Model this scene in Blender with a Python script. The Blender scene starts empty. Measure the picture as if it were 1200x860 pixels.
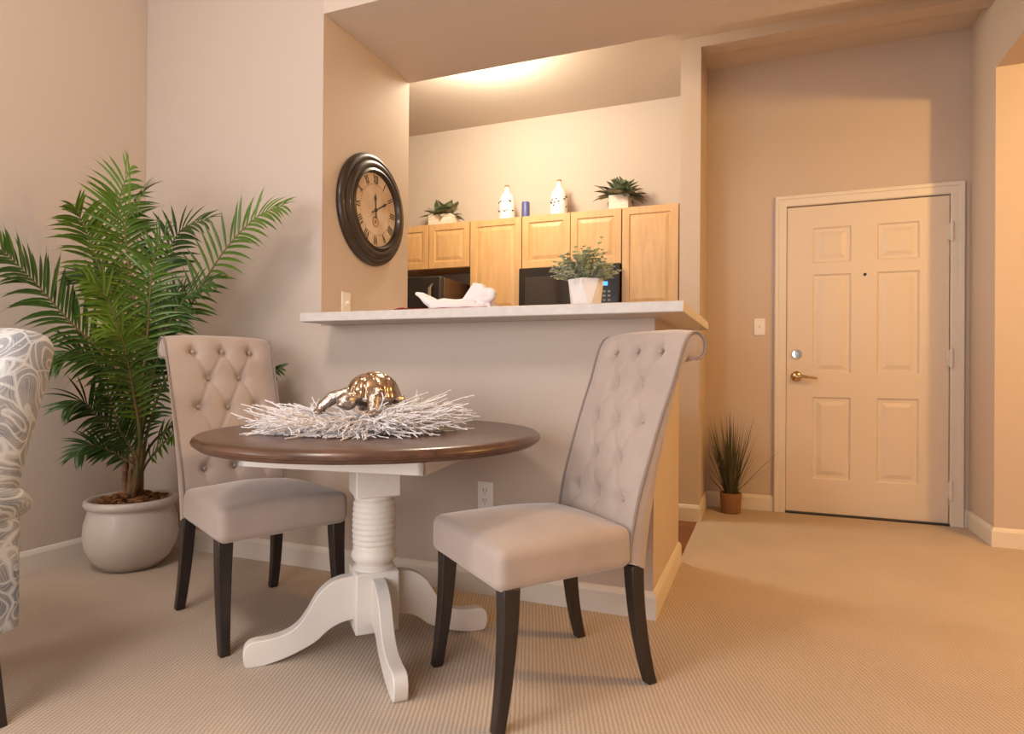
import bpy, bmesh, math, random
from mathutils import Vector, Matrix, noise
random.seed(7)
sc = bpy.context.scene
col = sc.collection
PI = math.pi

# ------------------------------------------------------------------ camera model
F, CX, CY, H = 739.75, 600.0, 430.0, 0.94
ya, pit, rol = [math.radians(v) for v in (21.74, 0.25, 0.43)]
M0 = Matrix(((math.cos(ya), math.sin(ya), 0), (0, 0, -1), (-math.sin(ya), math.cos(ya), 0)))
MP = Matrix(((1, 0, 0), (0, math.cos(pit), math.sin(pit)), (0, -math.sin(pit), math.cos(pit))))
MR = Matrix(((math.cos(rol), -math.sin(rol), 0), (math.sin(rol), math.cos(rol), 0), (0, 0, 1)))
CAM = MR @ MP @ M0            # rows: right, down, forward in world axes

def ray(u, v):
    return CAM.transposed() @ Vector(((u - CX) / F, (v - CY) / F, 1.0))
def on_y(u, v, Y):
    a = ray(u, v); return Vector((0, 0, H)) + a * (Y / a.y)
def on_x(u, v, X):
    a = ray(u, v); return Vector((0, 0, H)) + a * (X / a.x)
def at(u, v, d):
    return Vector((0, 0, H)) + ray(u, v) * d

cam_data = bpy.data.cameras.new('camera')
cam = bpy.data.objects.new('camera', cam_data); col.objects.link(cam)
r_, d_, f_ = CAM[0], CAM[1], CAM[2]
cam.matrix_world = Matrix(((r_.x, -d_.x, -f_.x, 0), (r_.y, -d_.y, -f_.y, 0), (r_.z, -d_.z, -f_.z, H), (0, 0, 0, 1)))
cam_data.sensor_width = 36.0
cam_data.lens = F / 1200 * 36.0
cam_data.clip_start = 0.02
sc.camera = cam

# ------------------------------------------------------------------ materials
def nodes_of(name):
    m = bpy.data.materials.new(name); m.use_nodes = True
    nt = m.node_tree
    return m, nt, nt.nodes['Principled BSDF']

def mat(name, c, rough=0.6, metal=0.0, sheen=0.0, coat=0.0, noise_amt=0.0, noise_scale=8.0, bump=0.0, bump_scale=200.0, c2=None, spec=0.5):
    m, nt, b = nodes_of(name)
    b.inputs['Base Color'].default_value = (*c, 1)
    b.inputs['Roughness'].default_value = rough
    b.inputs['Metallic'].default_value = metal
    b.inputs['Specular IOR Level'].default_value = spec
    if sheen:
        b.inputs['Sheen Weight'].default_value = sheen
        b.inputs['Sheen Roughness'].default_value = 0.4
        b.inputs['Sheen Tint'].default_value = (1, 0.96, 0.94, 1)
    if coat:
        b.inputs['Coat Weight'].default_value = coat
    tc = nt.nodes.new('ShaderNodeTexCoord')
    if noise_amt or c2:
        n = nt.nodes.new('ShaderNodeTexNoise'); n.inputs['Scale'].default_value = noise_scale; n.inputs['Detail'].default_value = 4
        nt.links.new(tc.outputs['Object'], n.inputs['Vector'])
        mx = nt.nodes.new('ShaderNodeMix'); mx.data_type = 'RGBA'
        mx.inputs[6].default_value = (*c, 1)
        cc = c2 if c2 else tuple(x * (1 - noise_amt) for x in c)
        mx.inputs[7].default_value = (*cc, 1)
        rr = nt.nodes.new('ShaderNodeMapRange'); rr.inputs[1].default_value = .35; rr.inputs[2].default_value = .65
        nt.links.new(n.outputs['Fac'], rr.inputs[0]); nt.links.new(rr.outputs[0], mx.inputs[0])
        nt.links.new(mx.outputs[2], b.inputs['Base Color'])
    if bump:
        n2 = nt.nodes.new('ShaderNodeTexNoise'); n2.inputs['Scale'].default_value = bump_scale; n2.inputs['Detail'].default_value = 3
        nt.links.new(tc.outputs['Object'], n2.inputs['Vector'])
        bp = nt.nodes.new('ShaderNodeBump'); bp.inputs['Strength'].default_value = bump; bp.inputs['Distance'].default_value = .004
        nt.links.new(n2.outputs['Fac'], bp.inputs['Height']); nt.links.new(bp.outputs[0], b.inputs['Normal'])
    return m

def wood(name, c1, c2, axis='z', scale=6.0, rough=0.4, stretch=12.0, coat=0.0):
    m, nt, b = nodes_of(name)
    tc = nt.nodes.new('ShaderNodeTexCoord'); mp = nt.nodes.new('ShaderNodeMapping')
    s = [scale * stretch] * 3; s['xyz'.index(axis)] = scale
    mp.inputs['Scale'].default_value = s
    nt.links.new(tc.outputs['Object'], mp.inputs['Vector'])
    n = nt.nodes.new('ShaderNodeTexNoise'); n.inputs['Scale'].default_value = 1.0; n.inputs['Detail'].default_value = 6; n.inputs['Distortion'].default_value = .6
    nt.links.new(mp.outputs[0], n.inputs['Vector'])
    cr = nt.nodes.new('ShaderNodeValToRGB')
    cr.color_ramp.elements[0].position = .3; cr.color_ramp.elements[0].color = (*c1, 1)
    cr.color_ramp.elements[1].position = .7; cr.color_ramp.elements[1].color = (*c2, 1)
    nt.links.new(n.outputs['Fac'], cr.inputs[0]); nt.links.new(cr.outputs[0], b.inputs['Base Color'])
    b.inputs['Roughness'].default_value = rough
    b.inputs['Coat Weight'].default_value = coat
    return m

def carpet_mat():
    m, nt, b = nodes_of('ribbed_carpet')
    geo = nt.nodes.new('ShaderNodeNewGeometry'); mp = nt.nodes.new('ShaderNodeMapping')
    mp.inputs['Rotation'].default_value = (0, 0, -math.radians(20))
    nt.links.new(geo.outputs['Position'], mp.inputs['Vector'])
    w = nt.nodes.new('ShaderNodeTexWave'); w.wave_type = 'BANDS'; w.bands_direction = 'X'; w.wave_profile = 'SIN'
    w.inputs['Scale'].default_value = 2 * PI / 20 / 0.0125; w.inputs['Distortion'].default_value = 1.4; w.inputs['Detail'].default_value = 2; w.inputs['Detail Scale'].default_value = 2
    nt.links.new(mp.outputs[0], w.inputs['Vector'])
    w2 = nt.nodes.new('ShaderNodeTexWave'); w2.wave_type = 'BANDS'; w2.bands_direction = 'Y'
    w2.inputs['Scale'].default_value = 2 * PI / 20 / 0.013; w2.inputs['Distortion'].default_value = 2.0
    nt.links.new(mp.outputs[0], w2.inputs['Vector'])
    n = nt.nodes.new('ShaderNodeTexNoise'); n.inputs['Scale'].default_value = 2.2; n.inputs['Detail'].default_value = 5
    nt.links.new(geo.outputs['Position'], n.inputs['Vector'])
    cr = nt.nodes.new('ShaderNodeValToRGB')
    cr.color_ramp.elements[0].position = .0; cr.color_ramp.elements[0].color = (.385, .308, .245, 1)
    cr.color_ramp.elements[1].position = .8; cr.color_ramp.elements[1].color = (.540, .450, .365, 1)
    ml = nt.nodes.new('ShaderNodeMath'); ml.operation = 'MULTIPLY_ADD'; ml.inputs[1].default_value = .18
    nt.links.new(w2.outputs['Fac'], ml.inputs[0])
    m0 = nt.nodes.new('ShaderNodeMath'); m0.operation = 'MULTIPLY'; m0.inputs[1].default_value = .82
    nt.links.new(w.outputs['Fac'], m0.inputs[0]); nt.links.new(m0.outputs[0], ml.inputs[2])
    nt.links.new(ml.outputs[0], cr.inputs[0])
    mx = nt.nodes.new('ShaderNodeMix'); mx.data_type = 'RGBA'; mx.blend_type = 'MULTIPLY'; mx.inputs[0].default_value = .3
    nt.links.new(cr.outputs[0], mx.inputs[6]); nt.links.new(n.outputs['Color'], mx.inputs[7])
    rr = nt.nodes.new('ShaderNodeMapRange'); rr.inputs[1].default_value = .3; rr.inputs[2].default_value = .7; rr.inputs[3].default_value = .75; rr.inputs[4].default_value = 1.1
    nt.links.new(n.outputs['Fac'], rr.inputs[0]); nt.links.new(rr.outputs[0], mx.inputs[7])
    nt.links.new(mx.outputs[2], b.inputs['Base Color'])
    b.inputs['Roughness'].default_value = .95; b.inputs['Specular IOR Level'].default_value = .1
    bp = nt.nodes.new('ShaderNodeBump'); bp.inputs['Strength'].default_value = .3; bp.inputs['Distance'].default_value = .003
    nt.links.new(ml.outputs[0], bp.inputs['Height']); nt.links.new(bp.outputs[0], b.inputs['Normal'])
    return m

def plank_mat():
    m, nt, b = nodes_of('dark_plank_floor')
    geo = nt.nodes.new('ShaderNodeNewGeometry')
    br = nt.nodes.new('ShaderNodeTexBrick'); br.inputs['Scale'].default_value = 1.0
    br.inputs['Brick Width'].default_value = 1.1; br.inputs['Row Height'].default_value = .12; br.inputs['Mortar Size'].default_value = .003
    br.inputs['Color1'].default_value = (.13, .042, .016, 1); br.inputs['Color2'].default_value = (.20, .070, .026, 1); br.inputs['Mortar'].default_value = (.05, .015, .008, 1)
    nt.links.new(geo.outputs['Position'], br.inputs['Vector'])
    nt.links.new(br.outputs['Color'], b.inputs['Base Color']); b.inputs['Roughness'].default_value = .35
    return m

def paisley_mat():
    m, nt, b = nodes_of('paisley_fabric')
    L = nt.links.new; N_ = nt.nodes.new
    tc = N_('ShaderNodeTexCoord')
    n = N_('ShaderNodeTexNoise'); n.inputs['Scale'].default_value = 6.0; n.inputs['Detail'].default_value = 1.0
    L(tc.outputs['Object'], n.inputs['Vector'])
    mx = N_('ShaderNodeMix'); mx.data_type = 'VECTOR'; mx.inputs[0].default_value = .22
    L(tc.outputs['Object'], mx.inputs[4]); L(n.outputs['Color'], mx.inputs[5])
    def vor(feature, scale):
        v = N_('ShaderNodeTexVoronoi'); v.feature = feature; v.inputs['Scale'].default_value = scale
        L(mx.outputs[1], v.inputs['Vector']); return v
    def math_(op, a, b_=None, val=None):
        k = N_('ShaderNodeMath'); k.operation = op
        L(a, k.inputs[0])
        if b_ is not None: L(b_, k.inputs[1])
        if val is not None: k.inputs[1].default_value = val
        return k.outputs[0]
    def rng(a, lo, hi):
        r = N_('ShaderNodeMapRange'); r.inputs[1].default_value = lo; r.inputs[2].default_value = hi; L(a, r.inputs[0]); return r.outputs[0]
    v1 = vor('F1', 11.0); e1 = vor('DISTANCE_TO_EDGE', 11.0)
    rings = rng(math_('SINE', math_('MULTIPLY', v1.outputs['Distance'], val=30.0)), .55, .95)       # curls inside each motif
    vines = rng(e1.outputs['Distance'], .055, .025)                                                 # pale vines between motifs
    fine = N_('ShaderNodeTexNoise'); fine.inputs['Scale'].default_value = 150; fine.inputs['Detail'].default_value = 2
    L(tc.outputs['Object'], fine.inputs['Vector'])
    hatch = rng(math_('SINE', math_('MULTIPLY', e1.outputs['Distance'], val=150.0)), .0, 1.0)
    big = N_('ShaderNodeTexNoise'); big.inputs['Scale'].default_value = 9; L(tc.outputs['Object'], big.inputs['Vector'])
    cr = N_('ShaderNodeValToRGB'); e = cr.color_ramp.elements
    e[0].position = .38; e[0].color = (.13, .14, .155, 1); e[1].position = .62; e[1].color = (.27, .255, .24, 1)
    L(big.outputs['Fac'], cr.inputs[0])
    m1 = N_('ShaderNodeMix'); m1.data_type = 'RGBA'; m1.inputs[7].default_value = (.44, .42, .40, 1)
    L(math_('MULTIPLY', math_('MULTIPLY', hatch, fine.outputs['Fac']), val=1.0), m1.inputs[0]); L(cr.outputs[0], m1.inputs[6])
    m2 = N_('ShaderNodeMix'); m2.data_type = 'RGBA'; m2.inputs[7].default_value = (.60, .58, .55, 1)
    L(math_('MULTIPLY', math_('MAXIMUM', vines, rings), val=.58), m2.inputs[0]); L(m1.outputs[2], m2.inputs[6])
    L(m2.outputs[2], b.inputs['Base Color'])
    b.inputs['Roughness'].default_value = .9; b.inputs['Sheen Weight'].default_value = .2
    return m

def emis(name, c, s):
    m, nt, b = nodes_of(name)
    b.inputs['Base Color'].default_value = (*c, 1); b.inputs['Emission Color'].default_value = (*c, 1); b.inputs['Emission Strength'].default_value = s
    return m

M = {}
M['wall'] = mat('beige_wall_paint', (.545, .455, .385), .75, bump=.06, bump_scale=140, spec=.2)
M['ceil'] = mat('ceiling_paint', (.60, .51, .43), .85, bump=.06, bump_scale=90, spec=.15)
M['trim'] = mat('white_trim_paint', (.70, .635, .56), .45)
M['door'] = mat('door_paint', (.68, .585, .49), .45)
M['carpet'] = carpet_mat()
M['plank'] = plank_mat()
M['counter'] = mat('laminate', (.60, .545, .50), .42, noise_amt=.10, noise_scale=30)
M['maple'] = wood('maple', (.56, .325, .135), (.66, .405, .185), 'z', 3.0, .42, 8.0)
M['velvet'] = mat('taupe_velvet', (.430, .345, .295), .85, sheen=.6, noise_amt=.10, noise_scale=7, bump=.05, bump_scale=300)
M['velvetb'] = mat('taupe_button', (.37, .295, .25), .9, sheen=.3, spec=.2)
M['piping'] = mat('taupe_piping', (.27, .215, .19), .8, sheen=.2)
M['espresso'] = wood('espresso_wood', (.012, .008, .007), (.028, .018, .014), 'z', 4, .38, 10, coat=.1)
M['tabletop'] = wood('walnut_tabletop', (.058, .025, .014), (.120, .058, .036), 'x', 2.5, .30, 14, coat=.12)
M['cream'] = mat('cream_paint', (.74, .69, .63), .45, noise_amt=.06, noise_scale=5)
M['pot'] = mat('glazed_pot', (.60, .535, .48), .32, noise_amt=.07, noise_scale=5, coat=.2)
M['mulch'] = mat('mulch', (.13, .052, .016), .95, c2=(.32, .145, .042), noise_scale=40, bump=.8, bump_scale=60)
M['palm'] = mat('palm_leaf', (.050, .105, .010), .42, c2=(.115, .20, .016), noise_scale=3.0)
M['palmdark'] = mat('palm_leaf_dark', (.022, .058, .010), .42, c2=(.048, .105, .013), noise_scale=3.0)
M['stem'] = mat('palm_stem', (.10, .115, .03), .6, c2=(.20, .10, .045), noise_scale=6)
M['trunk'] = mat('palm_trunk', (.16, .085, .040), .8, c2=(.30, .17, .09), noise_scale=18)
M['iron'] = mat('bronze_frame', (.032, .019, .012), .42, metal=.2, coat=.2)
M['dial'] = mat('clock_dial', (.62, .52, .41), .5, c2=(.50, .37, .25), noise_scale=9)
M['ink'] = mat('dark_ink', (.03, .022, .018), .5)
M['sepia'] = mat('sepia_ink', (.26, .14, .07), .6)
M['black'] = mat('black_gloss', (.012, .010, .010), .18, coat=.3)
M['blackm'] = mat('black_satin', (.022, .018, .017), .4)
M['glassdark'] = mat('dark_oven_glass', (.035, .028, .026), .12, coat=.5)
M['grey'] = mat('grey_keys', (.20, .18, .17), .5)
M['steel'] = mat('brushed_steel', (.45, .43, .41), .3, metal=1)
M['lcd'] = emis('blue_display', (.05, .30, .85), 1.6)
M['white'] = mat('white_ceramic', (.80, .78, .76), .3, coat=.2)
M['whitematte'] = mat('white_linen', (.78, .76, .76), .85)
M['paint_white'] = mat('white_planter', (.74, .71, .69), .5)
M['blue'] = mat('blue_wax', (.075, .085, .25), .4)
M['leaf_grey'] = mat('eucalyptus_leaf', (.30, .345, .25), .6, c2=(.62, .63, .48), noise_scale=35)
M['leaf_yel'] = mat('yellow_green_leaf', (.54, .58, .22), .6, c2=(.70, .70, .44), noise_scale=30)
M['leaf_agave'] = mat('agave_leaf', (.075, .105, .055), .5, c2=(.27, .29, .18), noise_scale=24)
M['whitewash'] = wood('whitewashed_wood', (.62, .51, .40), (.80, .72, .62), 'x', 5, .7, 10)
M['cork'] = mat('cap_cork', (.30, .17, .08), .8)
M['grass'] = mat('grass_blade', (.035, .050, .026), .6, c2=(.085, .095, .05), noise_scale=14)
M['grassbrown'] = mat('grass_blade_brown', (.11, .065, .045), .6, c2=(.06, .06, .035), noise_scale=14)
M['terracotta'] = mat('terracotta', (.25, .115, .050), .7, noise_amt=.15, noise_scale=12)
M['soil'] = mat('soil', (.05, .03, .02), .95, bump=.5)
M['coral'] = mat('white_twig', (.74, .71, .71), .75)
M['gold'] = mat('champagne_gold', (.62, .44, .29), .2, metal=1.0, c2=(.45, .33, .23), noise_scale=14, bump=.05, bump_scale=50)
M['silver'] = mat('antique_silver', (.66, .58, .52), .26, metal=1.0, c2=(.30, .25, .21), noise_scale=60, bump=.7, bump_scale=140)
M['plate'] = mat('white_plastic', (.78, .75, .71), .4)
M['red'] = mat('red_cloth', (.30, .030, .018), .85)
M['brass'] = mat('satin_brass', (.60, .42, .22), .22, metal=1)
M['chrome'] = mat('polished_nickel', (.80, .78, .74), .2, metal=1)
M['paisley'] = paisley_mat()
M['fridge_side'] = mat('fridge_side', (.085, .045, .024), .35)

# ------------------------------------------------------------------ mesh builder
class MB:
    def __init__(s): s.v = []; s.f = []; s.m = []
    def add(s, vs, fs, mi=0):
        o = len(s.v); s.v += [tuple(p) for p in vs]
        s.f += [tuple(i + o for i in f) for f in fs]; s.m += [mi] * len(fs); return s
    def box(s, lo, hi, mi=0):
        x0, y0, z0 = lo; x1, y1, z1 = hi
        return s.add([(x0, y0, z0), (x1, y0, z0), (x1, y1, z0), (x0, y1, z0), (x0, y0, z1), (x1, y0, z1), (x1, y1, z1), (x0, y1, z1)],
                     [(0, 3, 2, 1), (4, 5, 6, 7), (0, 1, 5, 4), (1, 2, 6, 5), (2, 3, 7, 6), (3, 0, 4, 7)], mi)
    def quad(s, a, b, c, d, mi=0): return s.add([a, b, c, d], [(0, 1, 2, 3)], mi)
    def prism(s, poly, ext, mi=0):
        n = len(poly); e = Vector(ext); P = [Vector(p) for p in poly]
        fs = [tuple(range(n - 1, -1, -1)), tuple(range(n, 2 * n))] + [(i, (i + 1) % n, n + (i + 1) % n, n + i) for i in range(n)]
        return s.add(P + [p + e for p in P], fs, mi)
    def lathe(s, prof, n=32, c=(0, 0, 0), axis='z', mi=0, close=True):
        vs = []
        for r, z in prof:
            for k in range(n):
                a = 2 * PI * k / n; x, y = r * math.cos(a), r * math.sin(a)
                vs.append({'z': (c[0] + x, c[1] + y, c[2] + z), 'x': (c[0] + z, c[1] + x, c[2] + y), 'y': (c[0] + y, c[1] + z, c[2] + x)}[axis])
        fs = []
        for i in range(len(prof) - 1):
            for k in range(n):
                k2 = (k + 1) % n
                fs.append((i * n + k, i * n + k2, (i + 1) * n + k2, (i + 1) * n + k))
        if close:
            fs.append(tuple(range(n - 1, -1, -1))); fs.append(tuple((len(prof) - 1) * n + k for k in range(n)))
        return s.add(vs, fs, mi)
    def tube(s, pts, rad, n=6, mi=0, sx=1.0):
        P = [Vector(p) for p in pts]; vs = []
        if not hasattr(rad, '__len__'): rad = [rad] * len(P)
        ref = None
        for i, p in enumerate(P):
            t = (P[min(i + 1, len(P) - 1)] - P[max(i - 1, 0)]).normalized()
            if ref is None: ref = Vector((0, 0, 1)) if abs(t.z) < .9 else Vector((1, 0, 0))
            u = t.cross(ref).normalized(); w = u.cross(t).normalized(); ref = w
            for k in range(n):
                a = 2 * PI * k / n
                vs.append(p + u * (math.cos(a) * rad[i] * sx) + w * (math.sin(a) * rad[i]))
        fs = [(i * n + k, i * n + (k + 1) % n, (i + 1) * n + (k + 1) % n, (i + 1) * n + k) for i in range(len(P) - 1) for k in range(n)]
        fs += [tuple(range(n - 1, -1, -1)), tuple((len(P) - 1) * n + k for k in range(n))]
        return s.add(vs, fs, mi)
    def ball(s, c, r, nu=16, nv=10, mi=0, rot=None):
        if not hasattr(r, '__len__'): r = (r, r, r)
        vs = []; C = Vector(c)
        for j in range(nv + 1):
            t = PI * j / nv
            for k in range(nu):
                a = 2 * PI * k / nu
                q = Vector((r[0] * math.sin(t) * math.cos(a), r[1] * math.sin(t) * math.sin(a), r[2] * math.cos(t)))
                if rot is not None: q = rot @ q
                vs.append(C + q)
        fs = [(j * nu + k, (j + 1) * nu + k, (j + 1) * nu + (k + 1) % nu, j * nu + (k + 1) % nu) for j in range(nv) for k in range(nu)]
        return s.add(vs, fs, mi)
    def leaf(s, base, d, L, W, droop=0.0, up=Vector((0, 0, 1)), n=5, mi=0, prof=None, fold=.25, clampf=None, twist=0.0):
        """a folded blade of N sections along D that bends down by DROOP; the blade has two facets meeting at a midrib"""
        d = Vector(d).normalized(); p = Vector(base); vs = []; fs = []
        side = d.cross(up)
        side = side.normalized() if side.length > 1e-4 else Vector((1, 0, 0))
        if twist: side = Matrix.Rotation(twist, 3, d) @ side
        for i in range(n + 1):
            t = i / n
            w = W * (prof(t) if prof else (math.sin(PI * min(1, t * 1.05 + .12)) ** .7 if t < .84 else (1 - t) / .16 * .66))
            if i == n: w = W * .02
            nn = side.cross(d).normalized()
            a, b, c = p - side * w / 2 + nn * (w * fold), p.copy(), p + side * w / 2 + nn * (w * fold)
            if clampf: a, b, c = clampf(a), clampf(b), clampf(c)
            vs += [a, b, c]
            if i < n:
                d = (d + Vector((0, 0, -1)) * droop / n).normalized()
                p = p + d * L / n
        for i in range(n):
            o = i * 3
            fs += [(o, o + 1, o + 4, o + 3), (o + 1, o + 2, o + 5, o + 4)]
        return s.add(vs, fs, mi)

def obj(name, mb, m, parent=None, smooth=False, bevel=0.0, bseg=2, subsurf=0, remesh=0.0, angle=40, solid=0.0, weld=False):
    me = bpy.data.meshes.new(name)
    me.from_pydata(mb.v, [], mb.f)
    ms = m if isinstance(m, (list, tuple)) else [m]
    for k in ms: me.materials.append(k)
    for p, mi in zip(me.polygons, mb.m): p.material_index = mi
    bm = bmesh.new(); bm.from_mesh(me)
    if weld: bmesh.ops.remove_doubles(bm, verts=bm.verts, dist=1e-5)
    if not solid: bmesh.ops.recalc_face_normals(bm, faces=bm.faces)
    bm.to_mesh(me); bm.free()
    o = bpy.data.objects.new(name, me); col.objects.link(o)
    if parent: o.parent = parent
    if solid:
        k = o.modifiers.new('solidify', 'SOLIDIFY'); k.thickness = solid; k.offset = 0
    if remesh:
        k = o.modifiers.new('remesh', 'REMESH'); k.mode = 'VOXEL'; k.voxel_size = remesh; k.use_smooth_shade = True
        k = o.modifiers.new('smooth', 'SMOOTH'); k.factor = .5; k.iterations = 6
    if bevel:
        k = o.modifiers.new('bevel', 'BEVEL'); k.width = bevel; k.segments = bseg; k.limit_method = 'ANGLE'; k.angle_limit = math.radians(35)
    if subsurf:
        k = o.modifiers.new('subsurf', 'SUBSURF'); k.levels = subsurf; k.render_levels = subsurf
    if smooth or bevel or subsurf:
        for p in me.polygons: p.use_smooth = True
        if not subsurf and not remesh:
            try: me.set_sharp_from_angle(angle=math.radians(angle))
            except Exception: pass
    return o

def thing(name, label, cat, loc=(0, 0, 0), rotz=0.0, group=None):
    o = bpy.data.objects.new(name, None); col.objects.link(o)
    o.empty_display_size = .05
    o.location = loc; o.rotation_euler = (0, 0, rotz); o['label'] = label; o['category'] = cat
    if group: o['group'] = group
    return o
def tag(o, label, cat, group=None):
    o['label'] = label; o['category'] = cat
    if group: o['group'] = group
    return o
def struct(name, mb, m, **k):
    o = obj(name, mb, m, **k); o['kind'] = 'structure'; return o

def rbox(lo, hi, r, fn=None, inner=10, arc=4):
    """rounded box as a grid, optionally reshaped by FN(p)->p"""
    def samples(a, b):
        rr = min(r, (b - a) / 2 * .98)
        s = [a + rr * (1 - math.cos(PI / 2 * i / arc)) for i in range(arc)]
        s += [a + rr + (b - a - 2 * rr) * i / inner for i in range(inner + 1)]
        s += [b - rr * (1 - math.cos(PI / 2 * (arc - 1 - i) / arc)) for i in range(arc)]
        return s
    S = [samples(lo[i], hi[i]) for i in range(3)]
    mb = MB()
    def mp(p):
        q = Vector([min(max(p[i], lo[i] + min(r, (hi[i] - lo[i]) / 2)), hi[i] - min(r, (hi[i] - lo[i]) / 2)) for i in range(3)])
        d = Vector(p) - q
        # the surface point lies on the box; pull it onto the rounded shape
        if d.length > 1e-9: q = q + d.normalized() * min(r, min((hi[i] - lo[i]) / 2 for i in range(3)))
        return fn(q) if fn else q
    for ax in range(3):
        u, v = (ax + 1) % 3, (ax + 2) % 3
        for val in (lo[ax], hi[ax]):
            vs = []; fs = []
            for a in S[u]:
                for b in S[v]:
                    p = [0, 0, 0]; p[ax] = val; p[u] = a; p[v] = b; vs.append(mp(p))
            n = len(S[v])
            for i in range(len(S[u]) - 1):
                for j in range(n - 1):
                    q = (i * n + j, (i + 1) * n + j, (i + 1) * n + j + 1, i * n + j + 1)
                    fs.append(q if val == hi[ax] else q[::-1])
            mb.add(vs, fs)
    return mb

def sweep_poly(poly2, base, along, outx, mb=None, mi=0):
    """extrude a 2D profile (distance out, height) from BASE along ALONG; OUTX is the outward direction"""
    mb = mb or MB(); b = Vector(base); o = Vector(outx)
    return mb.prism([b + o * p[0] + Vector((0, 0, p[1])) for p in poly2], along, mi)

# ------------------------------------------------------------------ room shell
XL, YB = -3.10, 2.425            # side wall with the palm, back wall plane
XJ, YS, ZS = -1.936, 3.197, 2.612   # clock wall plane, depth and height of the dropped soffit
XP, YP = -0.385, 3.185           # end and far side of the bar wall
YD = 4.617                       # entry wall plane
XR, YR = 1.167, 4.163            # entry side wall plane, far jamb of the hallway opening
YK = 4.965                       # kitchen wall plane
ZC = 3.05                        # ceiling over hall and kitchen
ZD = 3.40                        # dining ceiling
XT0, XT1, YT = -0.502, -0.377, 4.125   # stub wall by the kitchen entrance
T = .12

struct('floor', MB().box((XL - T, -3.5, -.06), (XR + 2.2, YP, 0)).box((XT1 - .004, YP, -.06), (XR + 2.2, YD + .2, 0)), M['carpet'])
struct('floor_kitchen', MB().box((-4.2, YP, -.06), (XT1 - .004, YK + .1, -.006)), M['plank'])
struct('wall_left', MB().box((XL - T, -3.5, 0), (XL, YB + T, ZD)), M['wall'])
struct('wall_back', MB().box((XL, YB, 0), (XJ, YB + T, ZD)).box((XJ - T, YB + T, 0), (XJ, YS, ZC - .001)), M['wall'])
struct('wall_bar', MB().box((XJ, YB, 0), (XP, YP, 1.14)), M['wall'])
struct('wall_soffit', MB().box((XJ, YB, ZS), (XR, YS, ZC)).box((XJ, YB, ZC), (XR, YB + T, ZD)), M['ceil'])
struct('wall_kitchen', MB().box((-4.2, YK, 0), (XT0, YK + T, ZC)).box((-4.3, YS, 0), (-4.2, YK + T, ZC)).box((-4.2, YS - .1, 0), (XJ - T, YS, ZC)), M['wall'])
struct('wall_stub', MB().box((XT0, YT, 0), (XT1, YK + T, ZC)), M['wall'])
struct('trim_1', MB().box((XT1, YT, 2.985), (XR, YT + .125, ZC)), M['wall'])
DX0, DX1, DZ = .138, 1.066, 2.045      # clear opening of the entry door
struct('wall_entry', MB().box((XT1, YD, 0), (DX0 - .02, YD + T, ZC)).box((DX1 + .02, YD, 0), (XR, YD + T, ZC)).box((DX0 - .02, YD, DZ + .02), (DX1 + .02, YD + T, ZC)), M['wall'])
ZH = 2.609
struct('wall_right', MB().box((XR, YR, 0), (XR + T, YD + T, ZC)).box((XR, 1.6, ZH), (XR + T, YR, ZD)).box((XR, .2, 0), (XR + T, 1.6, ZD)), M['wall'])
struct('wall_hallway', MB().box((XR + T, YR, 0), (3.3, YR + T, ZH)).box((3.2, 1.5, 0), (3.3, YR, ZH)).box((XR + T, 1.5, 0), (3.2, 1.6, ZH)), M['wall'])
struct('ceiling', MB().box((-4.3, YS, ZC), (XR + T, YK + T, ZC + .1)).box((XR + T, 1.5, ZH), (3.3, YR + T, ZH + .1)).box((XL - T, -3.5, ZD), (XR + T, YB + .2, ZD + .1)), M['ceil'])

BB = [(0, 0), (.014, 0), (.014, .082), (.010, .092), (.006, .100), (0, .104)]
def base(name, runs):
    mb = MB()
    for b, a, o, m0, m1 in runs:
        b, a, o = Vector(b), Vector(a), Vector(o); t = a.normalized(); n = len(BB)
        P = [b + o * q[0] + Vector((0, 0, q[1])) - t * q[0] * m0 for q in BB] + [b + a + o * q[0] + Vector((0, 0, q[1])) + t * q[0] * m1 for q in BB]
        mb.add(P, [tuple(range(n)), tuple(range(2 * n - 1, n - 1, -1))] + [(i, n + i, n + (i + 1) % n, (i + 1) % n) for i in range(n)])
    struct(name, mb, M['trim'])
base('baseboard_left', [((XL, -2, 0), (0, YB + 2, 0), (1, 0, 0), 0, -1)])
base('baseboard_back', [((XL, YB, 0), (XP - XL, 0, 0), (0, -1, 0), -1, 1)])
base('baseboard_bar', [((XP, YB, 0), (0, YP - YB, 0), (1, 0, 0), 1, 1), ((XP, YP, 0), (-.5, 0, 0), (0, 1, 0), 1, 0)])
base('baseboard_stub', [((XT0, YT, -.006), (XT1 - XT0, 0, 0), (0, -1, 0), 1, 1), ((XT1, YT, -.006), (0, YD - YT, 0), (1, 0, 0), 1, -1)])
base('baseboard_entry', [((XT1, YD, 0), (DX0 - .073 - XT1, 0, 0), (0, -1, 0), -1, 0), ((DX1 + .077, YD, 0), (XR - DX1 - .077, 0, 0), (0, -1, 0), 0, -1)])
base('baseboard_right', [((XR, YR, 0), (0, YD - YR, 0), (-1, 0, 0), 1, -1)])
base('baseboard_hallway', [((XR, YR, 0), (2.0, 0, 0), (0, -1, 0), 1, 0)])

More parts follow.
